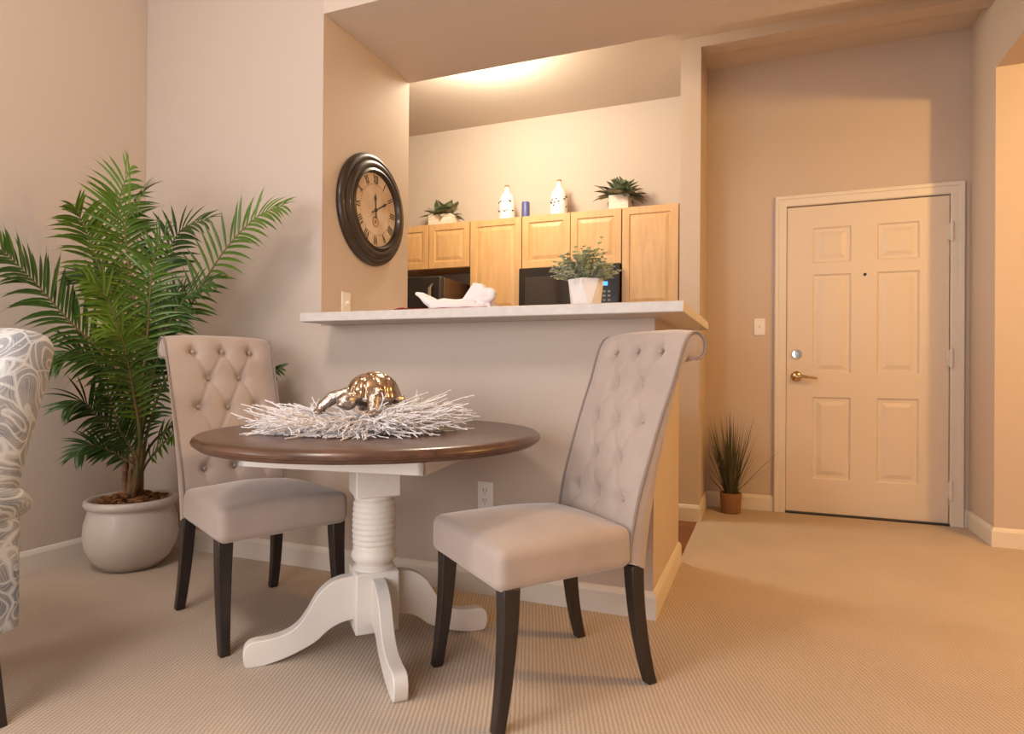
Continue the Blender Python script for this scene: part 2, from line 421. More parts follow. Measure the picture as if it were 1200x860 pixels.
# ------------------------------------------------------------------ entry door
def panel_rings(mb, x0, x1, z0, z1, y, prof, mi=0, out=-1):
    """nested rectangles that step in (inset, depth); OUT is the sign of the outward y"""
    R = [[(x0 + i, y - out * d, z0 + i), (x1 - i, y - out * d, z0 + i), (x1 - i, y - out * d, z1 - i), (x0 + i, y - out * d, z1 - i)] for i, d in prof]
    for a, b in zip(R, R[1:]):
        for k in range(4):
            mb.quad(a[k], a[(k + 1) % 4], b[(k + 1) % 4], b[k], mi)
    mb.quad(*R[-1], mi)

def panelled_slab(x0, x1, z0, z1, y, t, panels, prof):
    mb = MB()
    xs = sorted({x0, x1, *[p[0] for p in panels], *[p[1] for p in panels]}); zs = sorted({z0, z1, *[p[2] for p in panels], *[p[3] for p in panels]})
    for a, b in zip(xs, xs[1:]):
        for c, d in zip(zs, zs[1:]):
            if any(abs(a - p[0]) < 1e-6 and abs(b - p[1]) < 1e-6 and abs(c - p[2]) < 1e-6 and abs(d - p[3]) < 1e-6 for p in panels):
                panel_rings(mb, a, b, c, d, y, prof)
            else:
                mb.quad((a, y, c), (b, y, c), (b, y, d), (a, y, d))
    mb.quad((x0, y, z0), (x0, y, z1), (x0, y + t, z1), (x0, y + t, z0)); mb.quad((x1, y, z0), (x1, y + t, z0), (x1, y + t, z1), (x1, y, z1))
    mb.quad((x0, y, z1), (x1, y, z1), (x1, y + t, z1), (x0, y + t, z1)); mb.quad((x0, y, z0), (x0, y + t, z0), (x1, y + t, z0), (x1, y, z0))
    mb.quad((x0, y + t, z0), (x0, y + t, z1), (x1, y + t, z1), (x1, y + t, z0))
    return mb

door = bpy.data.objects.new('door_1', None); col.objects.link(door); door.location = (0, YD, 0); door['kind'] = 'structure'
door['label'] = 'white six-panel entry door with brass lever in the tan wall'
def dpx(u, v):
    p = on_y(u, v, YD - .004); return p.x, p.z
cols_ = [(.298, .525), (.672, .905)]
pan = []
for a, b in cols_:
    for c, d in ((1.66, 1.895), (.93, 1.585), (.235, .775)): pan.append((a, b, c, d))
PR = [(0, 0), (.010, .010), (.028, .010), (.055, .002), (.06, .002)]
obj('leaf', panelled_slab(DX0 + .004, DX1 - .004, .012, DZ - .006, .004, .044, pan, PR), M['door'], door, weld=True)
fr = MB()
def casing(x0, x1, prof, z1):
    # flat inner band with a thicker outer band, one closed outline swept upwards
    fr.prism([(x, y, 0) for x, y in prof], (0, 0, z1))
ca0, ca1, cz = DX0 - .072, DX1 + .076, DZ + .072
# mitred casing: profile across the width (distance from the opening, projection)
CP = [(0, 0), (0, .016), (.006, .020), (.045, .020), (.050, .026), (.068, .026), (.072, .022), (.072, 0)]
def casing_run(p, q, out, m0, m1, scale=1.0):
    p, q, out = Vector(p), Vector(q), Vector(out); t = (q - p).normalized(); n = len(CP)
    P = [p + out * c[0] * scale + Vector((0, -c[1], 0)) - t * c[0] * m0 for c in CP] + [q + out * c[0] * scale + Vector((0, -c[1], 0)) + t * c[0] * m1 for c in CP]
    fr.add(P, [tuple(range(n)), tuple(range(2 * n - 1, n - 1, -1))] + [(i, n + i, n + (i + 1) % n, (i + 1) % n) for i in range(n)])
casing_run((DX0, 0, 0), (DX0, 0, DZ), (-1, 0, 0), 0, 1)
casing_run((DX1, 0, 0), (DX1, 0, DZ), (1, 0, 0), 0, 1)
casing_run((DX0, 0, DZ), (DX1, 0, DZ), (0, 0, 1), 1, 1)
fr.box((DX0 - .019, .001, 0), (DX0, T, DZ)); fr.box((DX1, .001, 0), (DX1 + .019, T, DZ)); fr.box((DX0 - .019, .001, DZ), (DX1 + .019, T, DZ + .019))
obj('door_frame', fr, M['trim'], door)
obj('threshold', MB().box((DX0, -.02, 0), (DX1, .06, .010)), M['blackm'], door)
for z in (1.812, 1.03, .218):
    hb = MB().lathe([(.006, -.062), (.0105, -.056), (.0105, .056), (.006, .062)], 14, (DX1 + .003, -.026, z)).box((DX1 - .020, -.005, z - .05), (DX1 + .002, .0035, z + .05)).box((DX1 - .003, -.026, z - .05), (DX1 + .003, .002, z + .05))
    obj('hinge', hb, M['trim'], door)
lv = MB().lathe([(.0, 0), (.034, 0), (.034, .006), (.028, .012), (.014, .016), (.012, .045), (.0, .047)], 24, (.205, .004, .91), 'y')
for i, (r, z) in enumerate([]): pass
lvm = MB()
for r0 in [0]:
    lvm.lathe([(.035, 0), (.035, -.008), (.029, -.014), (.014, -.018), (.012, -.052), (.004, -.054)], 24, (.203, .004, .91), 'y')
    lvm.tube([(.203, -.046, .910), (.235, -.050, .911), (.275, -.050, .906), (.325, -.046, .900)], [.012, .011, .009, .007], 10)
obj('lever_handle', lvm, M['brass'], door, smooth=True)
db = MB().lathe([(.033, 0), (.033, -.010), (.028, -.017), (.014, -.018), (.013, -.014), (.004, -.014)], 24, (.205, .004, 1.058), 'y').box((.195, -.030, 1.055), (.215, -.012, 1.061))
obj('deadbolt', db, M['chrome'], door, smooth=True)
obj('latch_strike', MB().box((DX0 - .004, -.003, .885), (DX0 + .002, .004, .94)), M['brass'], door)
obj('peephole', MB().lathe([(.009, 0), (.009, -.006), (.005, -.007), (.004, -.003)], 16, (.603, .004, 1.572), 'y'), M['ink'], door)

# ------------------------------------------------------------------ switches and outlet
def plate(name, label, cat, loc, rotz, kind):
    t = thing(name, label, cat, loc, rotz)       # faces local -y
    obj('cover_plate', rbox((-.036, -.007, -.058), (.036, .0, .058), .004), M['plate'], t, smooth=True)
    if kind == 'switch':
        obj('toggle', MB().box((-.006, -.010, -.013), (.006, -.006, .013)).prism([(-.004, -.010, -.002), (.004, -.010, -.002), (.004, -.010, .009), (-.004, -.010, .009)], (0, -.012, .006)), M['plate'], t)
    else:
        for z in (.020, -.020):
            r = obj('receptacle', MB().lathe([(.017, -.006), (.017, -.009), (.015, -.010)], 20, (0, 0, z), 'y'), M['plate'], t)
            obj('slots', MB().box((-.008, -.0108, z - .001), (-.0055, -.0095, z + .009)).box((.0055, -.0108, z - .001), (.008, -.0095, z + .008)).lathe([(.0026, -.0095), (.0026, -.0108)], 10, (0, 0, z - .008), 'y'), M['ink'], r)
    return t
plate('light_switch', 'white switch plate on tan wall beside the entry door', 'light switch', (-.028, YD, 1.244), 0, 'switch')
plate('wall_outlet', 'white double outlet low on wall behind the table', 'outlet', (-1.081, YB, .412), 0, 'outlet')
plate('light_switch', 'white wall plate just above the bar counter, below the clock', 'light switch', (XJ, 2.61, 1.262), PI / 2, 'switch')

# ------------------------------------------------------------------ bar counter
cl = -1.872
cb = MB().prism([(cl, 2.20, 1.1405), (-.252, 2.20, 1.1405), (-.252, 3.225, 1.1405), (XJ + .002, 3.225, 1.1405), (XJ + .002, YB - .002, 1.1405), (cl, YB - .002, 1.1405)], (0, 0, .0395))
tag(obj('bar_counter', cb, M['counter'], bevel=.004), 'pale laminate bar counter on top of the half wall', 'counter')

# ------------------------------------------------------------------ kitchen cabinets
YF = 4.64
def cabinet(label, x0, x1, z0, z1, nd):
    t = thing('wall_cabinet', label, 'cabinet', (0, YF, z0), 0, 'maple wall cabinets in the kitchen')
    h = z1 - z0
    obj('body', MB().box((x0 + .001, .020, 0), (x1 - .001, YK - YF - .002, h)), M['maple'], t)
    w = (x1 - x0) / nd
    for i in range(nd):
        a, b = x0 + w * i + .003, x0 + w * (i + 1) - .003
        d = panelled_slab(a, b, .004, h - .004, 0, .019, [(a + .052, b - .052, .056, h - .056)], [(0, 0), (.005, .007), (.014, .007), (.040, .0015), (.042, .0015)])
        obj('door', d, M['maple'], t, weld=True)
    return t
cabinet('two-door maple cabinet above the black fridge', -2.99, -2.228, 1.775, 2.150, 2)
cabinet('tall single-door maple cabinet between fridge and microwave', -2.225, -1.776, 1.375, 2.150, 1)
cabinet('two-door maple cabinet directly above the microwave', -1.773, -.985, 1.735, 2.150, 2)
cabinet('tall maple cabinet at the end by the stub wall', -.982, -.572, 1.375, 2.150, 1)

mw = thing('microwave', 'black over-range microwave with blue display under maple cabinet', 'microwave', (0, 4.575, 1.31))
obj('body', MB().box((-1.770, .012, 0), (-.990, YK - 4.58, .418)), M['blackm'], mw, bevel=.004)
dr = obj('door', MB().box((-1.770, -.010, .005), (-1.190, .012, .415)), M['black'], mw, bevel=.006)
obj('window', MB().box((-1.715, -.0125, .06), (-1.275, -.009, .345)), M['glassdark'], dr)
obj('handle', MB().tube([(-1.215, -.012, .06), (-1.215, -.035, .075), (-1.215, -.035, .345), (-1.215, -.012, .36)], .009, 8), M['blackm'], dr, smooth=True)
pn = obj('control_panel', MB().box((-1.186, -.010, .005), (-.990, .012, .415)), M['black'], mw, bevel=.006)
obj('display', MB().box((-1.130, -.0125, .255), (-1.068, -.009, .285)), M['lcd'], pn)
kp = MB()
for i in range(3):
    for j in range(5):
        kp.box((-1.140 + i * .036, -.0118, .205 - j * .032), (-1.120 + i * .036, -.009, .219 - j * .032))
obj('keypad', kp, M['grey'], pn)

fg = thing('refrigerator', 'black refrigerator standing below the two-door maple cabinet', 'refrigerator', (0, 4.30, 0))
obj('body', MB().box((-3.05, .065, 0), (-2.312, .64, 1.655)), M['fridge_side'], fg, bevel=.006)
for a, b in ((-3.05, -2.69), (-2.683, -2.312)):
    d = obj('door', MB().box((a, 0, .05), (b, .062, 1.660)), M['blackm'], fg, bevel=.012)
    hx = a + .32 if a < -2.9 else a + .30
    obj('handle', MB().tube([(hx, 0, .75), (hx, -.045, .78), (hx, -.045, 1.565), (hx, 0, 1.595)], .013, 8), M['steel'], d, smooth=True)

# base cabinet run with counter, standing below the line of sight
bc = thing('base_cabinet', 'maple base cabinet run along the kitchen wall under the microwave', 'cabinet', (0, 4.40, 0))
obj('body', MB().box((-2.22, 0, .0), (-.51, .555, .87)), M['maple'], bc)
obj('worktop', MB().box((-2.22, -.03, .87), (-.51, .56, .91)), M['counter'], bc, bevel=.004)

# ------------------------------------------------------------------ things on top of the cabinets
ZT = 2.150
def agave(name, label, x, y, s, box, nl, seed, group=None):
    rnd = random.Random(seed)
    t = thing(name, label, 'potted plant', (x, y, ZT))
    if box:
        w, d, h = box
        b = MB().prism([(-w / 2, -d / 2, 0), (w / 2, -d / 2, 0), (w / 2, d / 2, 0), (-w / 2, d / 2, 0)], (0, 0, h))
        obj('planter', b, M['whitewash'], t, bevel=.003)
    lm = MB()
    for i in range(nl):
        a = rnd.uniform(0, 2 * PI); e = rnd.uniform(.05, 1.1)
        b0 = Vector((rnd.uniform(-.06, .06), rnd.uniform(-.03, .03), box[2] - .005))
        d = Vector((math.cos(a) * math.cos(e), math.sin(a) * math.cos(e) * .8, math.sin(e)))
        lm.leaf(b0, d, s * rnd.uniform(.75, 1.15), .062 * rnd.uniform(.8, 1.2), rnd.uniform(.2, .8), n=6, fold=.12, prof=lambda t: max(.02, math.sin(PI * (t * .80 + .16)) ** .8 * (1 if t < .8 else (1 - t) / .2)), clampf=lambda q: Vector((q.x, min(q.y, YK - y - .012), max(q.z, .012))))
    obj('leaves', lm, M['leaf_agave'], t, smooth=True)
    return t
p = on_y(519, 256, 4.80)
agave('succulent_planter', 'spiky green succulent in whitewashed box above the fridge cabinet', p.x, 4.80, .150, (.215, .13, .105), 60, 3)
p = on_y(727, 240, 4.80)
agave('succulent_planter', 'spiky succulent in pale pot above microwave beside a white jug', p.x, 4.80, .180, (.15, .14, .125), 64, 5)

def jug(label, u, seed):
    p = on_y(u, 240, 4.80); rnd = random.Random(seed)
    t = thing('ceramic_jug', label, 'jug', (p.x, 4.80, ZT), 0, 'white jugs above the cabinets')
    pr = [(.050, 0), (.066, .008), (.068, .06), (.066, .16), (.060, .19), (.046, .222), (.026, .245), (.019, .262), (.018, .285), (.022, .290)]
    b = obj('body', MB().lathe(pr, 32), M['white'], t, smooth=True)
    obj('stopper', MB().lathe([(.017, .288), (.020, .292), (.019, .304), (.012, .306)], 16), M['cork'], t, smooth=True)
    for i in range(11):
        a = -PI / 2 + rnd.uniform(-1.1, 1.3); z = rnd.choice([.085, .112, .138, .160]) + rnd.uniform(-.006, .006); w = rnd.uniform(.12, .38)
        r = .0690 if z < .15 else .0670
        pts = [(r * math.cos(a + w * k / 4), r * math.sin(a + w * k / 4), z + .004 * math.sin(k * 1.9 + seed)) for k in range(5)]
        obj('painted_mark', MB().tube(pts, [.0015, .0045, .0032, .0052, .0015], 6), M['ink'], t)
jug('white jug with dark painted marks standing above the tall cabinet', 594, 1)
jug('white jug with dark painted marks above the microwave cabinet', 655, 2)
p = on_y(617, 245, 4.80)
tag(obj('pillar_candle', MB().lathe([(.030, ZT), (.033, ZT + .003), (.033, ZT + .142), (.030, ZT + .147), (.012, ZT + .144)], 28, (p.x, 4.78, 0)), M['blue'], smooth=True), 'dark blue pillar candle between the two white jugs', 'candle')

# ------------------------------------------------------------------ things on the bar
ZB = 1.180
def bar_pt(u, Y): return on_y(u, 350, Y).x
# faceted planter with eucalyptus
px = bar_pt(686.5, 2.50)
ep = thing('faceted_planter', 'white faceted pot of eucalyptus on the bar counter', 'potted plant', (px, 2.50, ZB))
fp = MB(); n = 6; rt, rb, hh = .074, .060, .128
tp = [(rt * math.cos(2 * PI * k / n - .54), rt * math.sin(2 * PI * k / n - .54), hh) for k in range(n)]
bt = [(rb * math.cos(2 * PI * (k + .5) / n - .54), rb * math.sin(2 * PI * (k + .5) / n - .54), 0) for k in range(n)]
ti = [(rt * .9 * math.cos(2 * PI * k / n - .54), rt * .9 * math.sin(2 * PI * k / n - .54), hh) for k in range(n)]
tl = [(rt * .85 * math.cos(2 * PI * k / n - .54), rt * .85 * math.sin(2 * PI * k / n - .54), hh - .02) for k in range(n)]
fs = []
for k in range(n):
    k2 = (k + 1) % n
    fs += [(k, n + k, k2), (k2, n + k, n + k2), (k, k2, 2 * n + k2, 2 * n + k), (2 * n + k, 2 * n + k2, 3 * n + k2, 3 * n + k)]
fs += [tuple(range(2 * n - 1, n - 1, -1)), tuple(range(3 * n, 4 * n))]
fp.add(tp + bt + ti + tl, fs)
obj('pot', fp, M['paint_white'], ep)
eu = MB(); rnd = random.Random(11)
for i in range(135):
    a = rnd.uniform(0, 2 * PI); sp = rnd.uniform(.02, 1.0) ** .7
    L = rnd.uniform(.075, .135) * (1.28 if i % 9 == 0 else 1) * (.9 + .25 * (1 - sp))
    d = Vector((math.cos(a) * sp, math.sin(a) * sp * .9, 1.05 - .62 * sp)).normalized()
    p0 = Vector((math.cos(a) * .035 * sp, math.sin(a) * .035 * sp, hh - .01)); pts = [p0]
    for k in range(7):
        d = (d + Vector((0, 0, -.03)) + Vector([rnd.uniform(-.09, .09) for _ in range(3)])).normalized(); pts.append(pts[-1] + d * L / 7)
    eu.tube(pts, [.0015 - .00012 * k for k in range(8)], 4, 0)
    yl = 1 if (rnd.random() < .42 and sp < .9) else 0
    for k in range(1, 8):
        for s in range(4):
            b = rnd.uniform(0, 2 * PI)
            ld = (Vector((math.cos(b), math.sin(b), rnd.uniform(-.2, .7))) + d * .5).normalized()
            eu.leaf(pts[k], ld, rnd.uniform(.013, .020) * (1.1 - .04 * k), .015 * rnd.uniform(.8, 1.15), .3, n=3, mi=yl, prof=lambda t: (.25, .95, .9, .05)[min(3, int(round(t * 3)))], fold=.1)
obj('foliage', eu, [M['leaf_grey'], M['leaf_yel']], ep)

# napkin and place mat
mx0, mx1 = bar_pt(462, 2.235), bar_pt(570, 2.235)
mm = MB()
nx, ny = 20, 8
vs = [(mx0 + (mx1 - mx0) * i / nx, 2.232 + .40 * j / ny, ZB + .0035 + .0012 * math.sin(i * 1.3) * math.cos(j * .9) + (.006 * math.exp(-((i - 2) / 1.6) ** 2))) for i in range(nx + 1) for j in range(ny + 1)]
mm.add(vs, [(i * (ny + 1) + j, (i + 1) * (ny + 1) + j, (i + 1) * (ny + 1) + j + 1, i * (ny + 1) + j + 1) for i in range(nx) for j in range(ny)])
tag(obj('place_mat', mm, M['red'], smooth=True, solid=.003), 'thin red place mat lying on the bar under the white napkin', 'place mat')
nk = MB(); Yn = 2.52
def N(u, v, dy=0.0): 
    p = on_y(u, v, Yn); return Vector((p.x, Yn + dy, p.z))
zc = ZB + .014
def Nz(u, h, dy=0.0): 
    p = on_y(u, 350, Yn); return Vector((p.x, Yn + dy, zc + h))
nk.tube([N(488, 344), N(494, 346), N(502, 352), Nz(514, .026), Nz(526, .024)], [.008, .014, .023, .029, .029], 12, sx=1.9)
nk.tube([Nz(510, .024, -.02), Nz(522, .032, -.01), Nz(534, .028), Nz(548, .030), Nz(562, .028)], [.026, .032, .030, .030, .028], 12, sx=2.0)
nk.tube([Nz(512, .018, -.05), Nz(530, .020, -.05), Nz(552, .018, -.045), Nz(572, .018, -.03)], [.014, .017, .017, .015], 12, sx=1.6)
nk.add([Nz(538, .0, -.05), Nz(582, .0, -.05), Nz(582, .0, .05), Nz(536, .0, .05), N(556, 331.5, -.014), N(567, 333, -.014), N(567, 333, .014), N(555, 331.5, .014)],
       [(0, 3, 2, 1), (4, 5, 6, 7), (0, 1, 5, 4), (1, 2, 6, 5), (2, 3, 7, 6), (3, 0, 4, 7)])
ring = [N(573, 347) + Vector((math.cos(a) * .026, -.02 + .012 * math.sin(a), math.sin(a) * .020)) for a in [2 * PI * k / 14 for k in range(15)]]
nk.tube(ring, .0185, 10)
nk.ball(Nz(574, .012, 0), (.034, .045, .016))
tag(obj('folded_napkin', nk, M['whitematte'], remesh=.0035, smooth=True), 'white folded napkin with a raised peak on the red place mat', 'napkin')

# ------------------------------------------------------------------ wall clock
ck = thing('wall_clock', 'round dark bronze wall clock with roman numerals beside the bar opening', 'clock', (XJ, 2.815, 1.775))
R0 = .292
prof = [(R0 * .985, .0), (R0, .006), (R0 * .995, .020), (R0 * .955, .034), (R0 * .90, .038), (R0 * .875, .034), (R0 * .86, .042), (R0 * .82, .052), (R0 * .765, .053), (R0 * .74, .047), (R0 * .725, .052), (R0 * .69, .056), (R0 * .69, .055), (R0 * .675, .049), (R0 * .668, .034), (R0 * .63, .032)]
obj('frame', MB().lathe(prof, 96, (.0005, 0, 0), 'x', close=False), M['iron'], ck, smooth=True, angle=60)
obj('dial', MB().lathe([(R0 * .672, .029), (R0 * .672, .0335)], 64, (0, 0, 0), 'x'), M['dial'], ck)
def stroke(mb, p, q, w, x, t=.0012):
    p, q = Vector(p), Vector(q); d = (q - p).normalized(); nrm = Vector((-d.y, d.x)) * w / 2
    mb.prism([(x, *(p + nrm)), (x, *(q + nrm)), (x, *(q - nrm)), (x, *(p - nrm))], (t, 0, 0))
NUM = ['XII', 'I', 'II', 'III', 'IIII', 'V', 'VI', 'VII', 'VIII', 'IX', 'X', 'XI']
nm = MB(); WD = {'I': .011, 'V': .022, 'X': .022}; hN = .044
for k, s in enumerate(NUM):
    a = 2 * PI * k / 12; tot = sum(WD[c] for c in s); cx = -tot / 2
    def P2(x, y):      # x along the tangent, y outward; on the wall +Y is to the reader's right side
        r = R0 * .475 + y; return (r * math.sin(a) + x * math.cos(a), r * math.cos(a) - x * math.sin(a))
    for c in s:
        w = WD[c]; m_ = cx + w / 2
        if c == 'I': stroke(nm, P2(m_, 0), P2(m_, hN), .0055, .0336)
        elif c == 'V': stroke(nm, P2(m_ - .008, hN), P2(m_, 0), .0055, .0336); stroke(nm, P2(m_ + .008, hN), P2(m_, 0), .0025, .0338)
        else: stroke(nm, P2(m_ - .008, hN), P2(m_ + .008, 0), .0055, .0336); stroke(nm, P2(m_ + .008, hN), P2(m_ - .008, 0), .0025, .0338)
        cx += w
for k in range(60):
    a = 2 * PI * k / 60; r1 = R0 * .445; r2 = r1 + (.009 if k % 5 == 0 else .005)
    stroke(nm, (r1 * math.sin(a), r1 * math.cos(a)), (r2 * math.sin(a), r2 * math.cos(a)), .0016, .0336)
obj('numerals', nm, M['ink'], ck)
sd = MB()
for rr, r2 in ((.028, .022),):
    n = 32
    for k in range(n):
        a, b = 2 * PI * k / n, 2 * PI * (k + 1) / n; cy, cz = 0, -.062
        sd.prism([(.0337, cy + rr * math.sin(a), cz + rr * math.cos(a)), (.0337, cy + rr * math.sin(b), cz + rr * math.cos(b)), (.0337, cy + r2 * math.sin(b), cz + r2 * math.cos(b)), (.0337, cy + r2 * math.sin(a), cz + r2 * math.cos(a))], (.001, 0, 0))
sd.lathe([(.010, .0337), (.010, .0350), (.002, .0350)], 16, (0, 0, -.062), 'x')
obj('sub_dial', sd, M['sepia'], ck)
for nmz, ang, L, w, x in (('hour_hand', -4, .088, .011, .0365), ('minute_hand', 61, .125, .009, .0385)):
    h = MB(); a = math.radians(ang); d = Vector((math.sin(a), math.cos(a))); nrm = Vector((d.y, -d.x))
    for s in ((-.045, w * .5), ):
        pts = [d * -.045 + nrm * w * .5, d * -.02 + nrm * w * .35, d * (L * .55) + nrm * w * .45, d * (L * .72) + nrm * w * 1.0, d * (L * .8) + nrm * w * .4, d * L, d * (L * .8) - nrm * w * .4, d * (L * .72) - nrm * w * 1.0, d * (L * .55) - nrm * w * .45, d * -.02 - nrm * w * .35, d * -.045 - nrm * w * .5]
    h.prism([(x, p.x, p.y) for p in pts], (.0012, 0, 0))
    obj(nmz, h, M['ink'], ck)
obj('hub', MB().lathe([(.009, .0340), (.009, .041), (.004, .043)], 16, (0, 0, 0), 'x'), M['ink'], ck)

# ------------------------------------------------------------------ potted palm
PX, PY = -2.775, 2.115
palm = thing('potted_palm', 'tall potted palm in cream glazed pot in the room corner', 'potted plant', (PX, PY, 0))
pp = [(.085, .0), (.120, .004), (.160, .045), (.188, .10), (.198, .155), (.194, .215), (.180, .265), (.178, .285), (.190, .292), (.196, .305), (.194, .320), (.185, .327), (.172, .325), (.166, .31), (.163, .285)]
obj('pot', MB().lathe(pp, 56, close=False).lathe([(.163, .284), (.02, .286)], 56), M['pot'], palm, smooth=True, angle=60)
ml = MB(); rnd = random.Random(5)
for i in range(150):
    a = rnd.uniform(0, 2 * PI); r = .155 * math.sqrt(rnd.random()); 
    ml.ball((r * math.cos(a), r * math.sin(a), .300 + .050 * (1 - r / .16) + rnd.uniform(-.006, .012)), (rnd.uniform(.012, .03), rnd.uniform(.008, .016), .008), 6, 4, rot=Matrix.Rotation(rnd.uniform(0, PI), 3, 'Z') @ Matrix.Rotation(rnd.uniform(-.5, .5), 3, 'X'))
mo = obj('mulch', ml, M['mulch'], palm); mo['kind'] = 'stuff'
O = Vector((PX, PY, 0))
def clampw(p):
    q = p + O
    if q.x < XL + .022: q.x = XL + .022 + .002 * math.tanh(q.z)
    if q.y > YB - .018: q.y = YB - .018
    return q - O
# (control pixels from the base outwards, distance at base and tip, leaflet length, darker)
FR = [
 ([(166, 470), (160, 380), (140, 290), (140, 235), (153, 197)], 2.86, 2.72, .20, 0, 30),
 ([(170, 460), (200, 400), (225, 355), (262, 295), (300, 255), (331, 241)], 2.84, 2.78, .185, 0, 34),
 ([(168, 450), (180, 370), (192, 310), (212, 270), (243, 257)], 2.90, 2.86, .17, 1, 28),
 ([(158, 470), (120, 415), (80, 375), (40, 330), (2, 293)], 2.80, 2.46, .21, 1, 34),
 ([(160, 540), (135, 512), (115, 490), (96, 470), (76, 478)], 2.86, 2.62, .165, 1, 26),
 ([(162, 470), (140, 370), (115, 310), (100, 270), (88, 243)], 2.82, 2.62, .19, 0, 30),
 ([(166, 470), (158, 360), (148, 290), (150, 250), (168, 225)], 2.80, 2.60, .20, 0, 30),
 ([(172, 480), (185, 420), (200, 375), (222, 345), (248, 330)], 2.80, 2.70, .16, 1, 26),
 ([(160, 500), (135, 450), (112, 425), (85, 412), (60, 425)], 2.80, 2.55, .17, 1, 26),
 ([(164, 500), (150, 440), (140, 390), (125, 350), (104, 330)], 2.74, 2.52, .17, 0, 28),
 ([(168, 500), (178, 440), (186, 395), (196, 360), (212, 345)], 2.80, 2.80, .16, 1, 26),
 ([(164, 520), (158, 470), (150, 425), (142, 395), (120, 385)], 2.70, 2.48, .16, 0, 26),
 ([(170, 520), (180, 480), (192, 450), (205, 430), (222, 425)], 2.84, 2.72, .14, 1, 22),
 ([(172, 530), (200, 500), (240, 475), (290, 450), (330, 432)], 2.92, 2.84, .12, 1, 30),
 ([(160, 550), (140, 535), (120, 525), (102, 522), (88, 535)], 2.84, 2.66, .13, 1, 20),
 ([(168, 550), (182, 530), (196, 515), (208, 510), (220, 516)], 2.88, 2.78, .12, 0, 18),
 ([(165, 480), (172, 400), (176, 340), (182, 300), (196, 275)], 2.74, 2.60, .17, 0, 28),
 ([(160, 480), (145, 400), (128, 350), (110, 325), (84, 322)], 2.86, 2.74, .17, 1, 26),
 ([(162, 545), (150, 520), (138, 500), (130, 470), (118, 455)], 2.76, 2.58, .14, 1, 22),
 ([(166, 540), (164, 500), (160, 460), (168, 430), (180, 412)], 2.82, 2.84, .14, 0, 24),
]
def catmull(P, t):
    n = len(P) - 1; x = min(t * n, n - 1e-6); i = int(x); f = x - i
    a, b, c, d = P[max(i - 1, 0)], P[i], P[i + 1], P[min(i + 2, n)]
    return .5 * ((2 * b) + (c - a) * f + (2 * a - 5 * b + 4 * c - d) * f * f + (3 * b - a - 3 * c + d) * f ** 3)
rnd = random.Random(21)
for ctrl, d0, d1, LL, dark, nl in FR:
    n = len(ctrl); ctl = []
    foot = Vector((rnd.uniform(-.022, .022), rnd.uniform(-.022, .022), .30))
    ctl.append(foot); 
    for i, (u, v) in enumerate(ctrl):
        t = i / (n - 1); ctl.append(clampw(at(u, v, d0 + (d1 - d0) * t) - O))
    fb = MB(); K = 26
    pts = [catmull(ctl, k / K) for k in range(K + 1)]
    fb.tube(pts, [.007 * (1 - k / K) + .0012 for k in range(K + 1)], 6, 1)
    for k in range(nl):
        t = .30 + .70 * (k + .5) / nl
        p = catmull(ctl, t); q = catmull(ctl, min(1, t + .02)); r = catmull(ctl, t - .02)
        tg = (q - r).normalized()
        prof_l = math.sin(PI * (.18 + .70 * (k + .5) / nl)) ** .8
        view = (Vector((0, 0, H)) - (p + O)).normalized()
        nrm = (Vector((0, 0, 1)) * .75 + view * .65 + Vector((rnd.uniform(-.2, .2), rnd.uniform(-.2, .2), 0)))
        nrm = (nrm - tg * nrm.dot(tg)); nrm = nrm.normalized() if nrm.length > .05 else Vector((0, -1, 0))
        sd_ = tg.cross(nrm).normalized()
        for s in (-1, 1):
            fw = .70 + .65 * (k / nl)
            d = (sd_ * s + tg * fw + nrm * .22 + Vector([rnd.uniform(-.10, .10) for _ in range(3)])).normalized()
            fb.leaf(p, d, LL * 1.08 * prof_l * rnd.uniform(.9, 1.1), .0125 * (.75 + .5 * prof_l), rnd.uniform(.5, 1.05), up=nrm, n=6, mi=0, fold=.18, clampf=clampw)
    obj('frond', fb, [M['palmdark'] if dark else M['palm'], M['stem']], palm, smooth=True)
for i in range(7):
    a = 2 * PI * i / 7; r = .030 if i else 0
    hgt = rnd.uniform(.16, .30)
    lean = Vector((math.cos(a), math.sin(a), 0)) * rnd.uniform(-.012, .012)
    q0 = Vector((r * math.cos(a), r * math.sin(a), .29))
    obj('cane', MB().tube([q0, q0 + lean * .4 + Vector((0, 0, hgt * .5)), q0 + lean + Vector((0, 0, hgt))], [.018, .015, .011], 10), M['trunk'], palm, smooth=True)

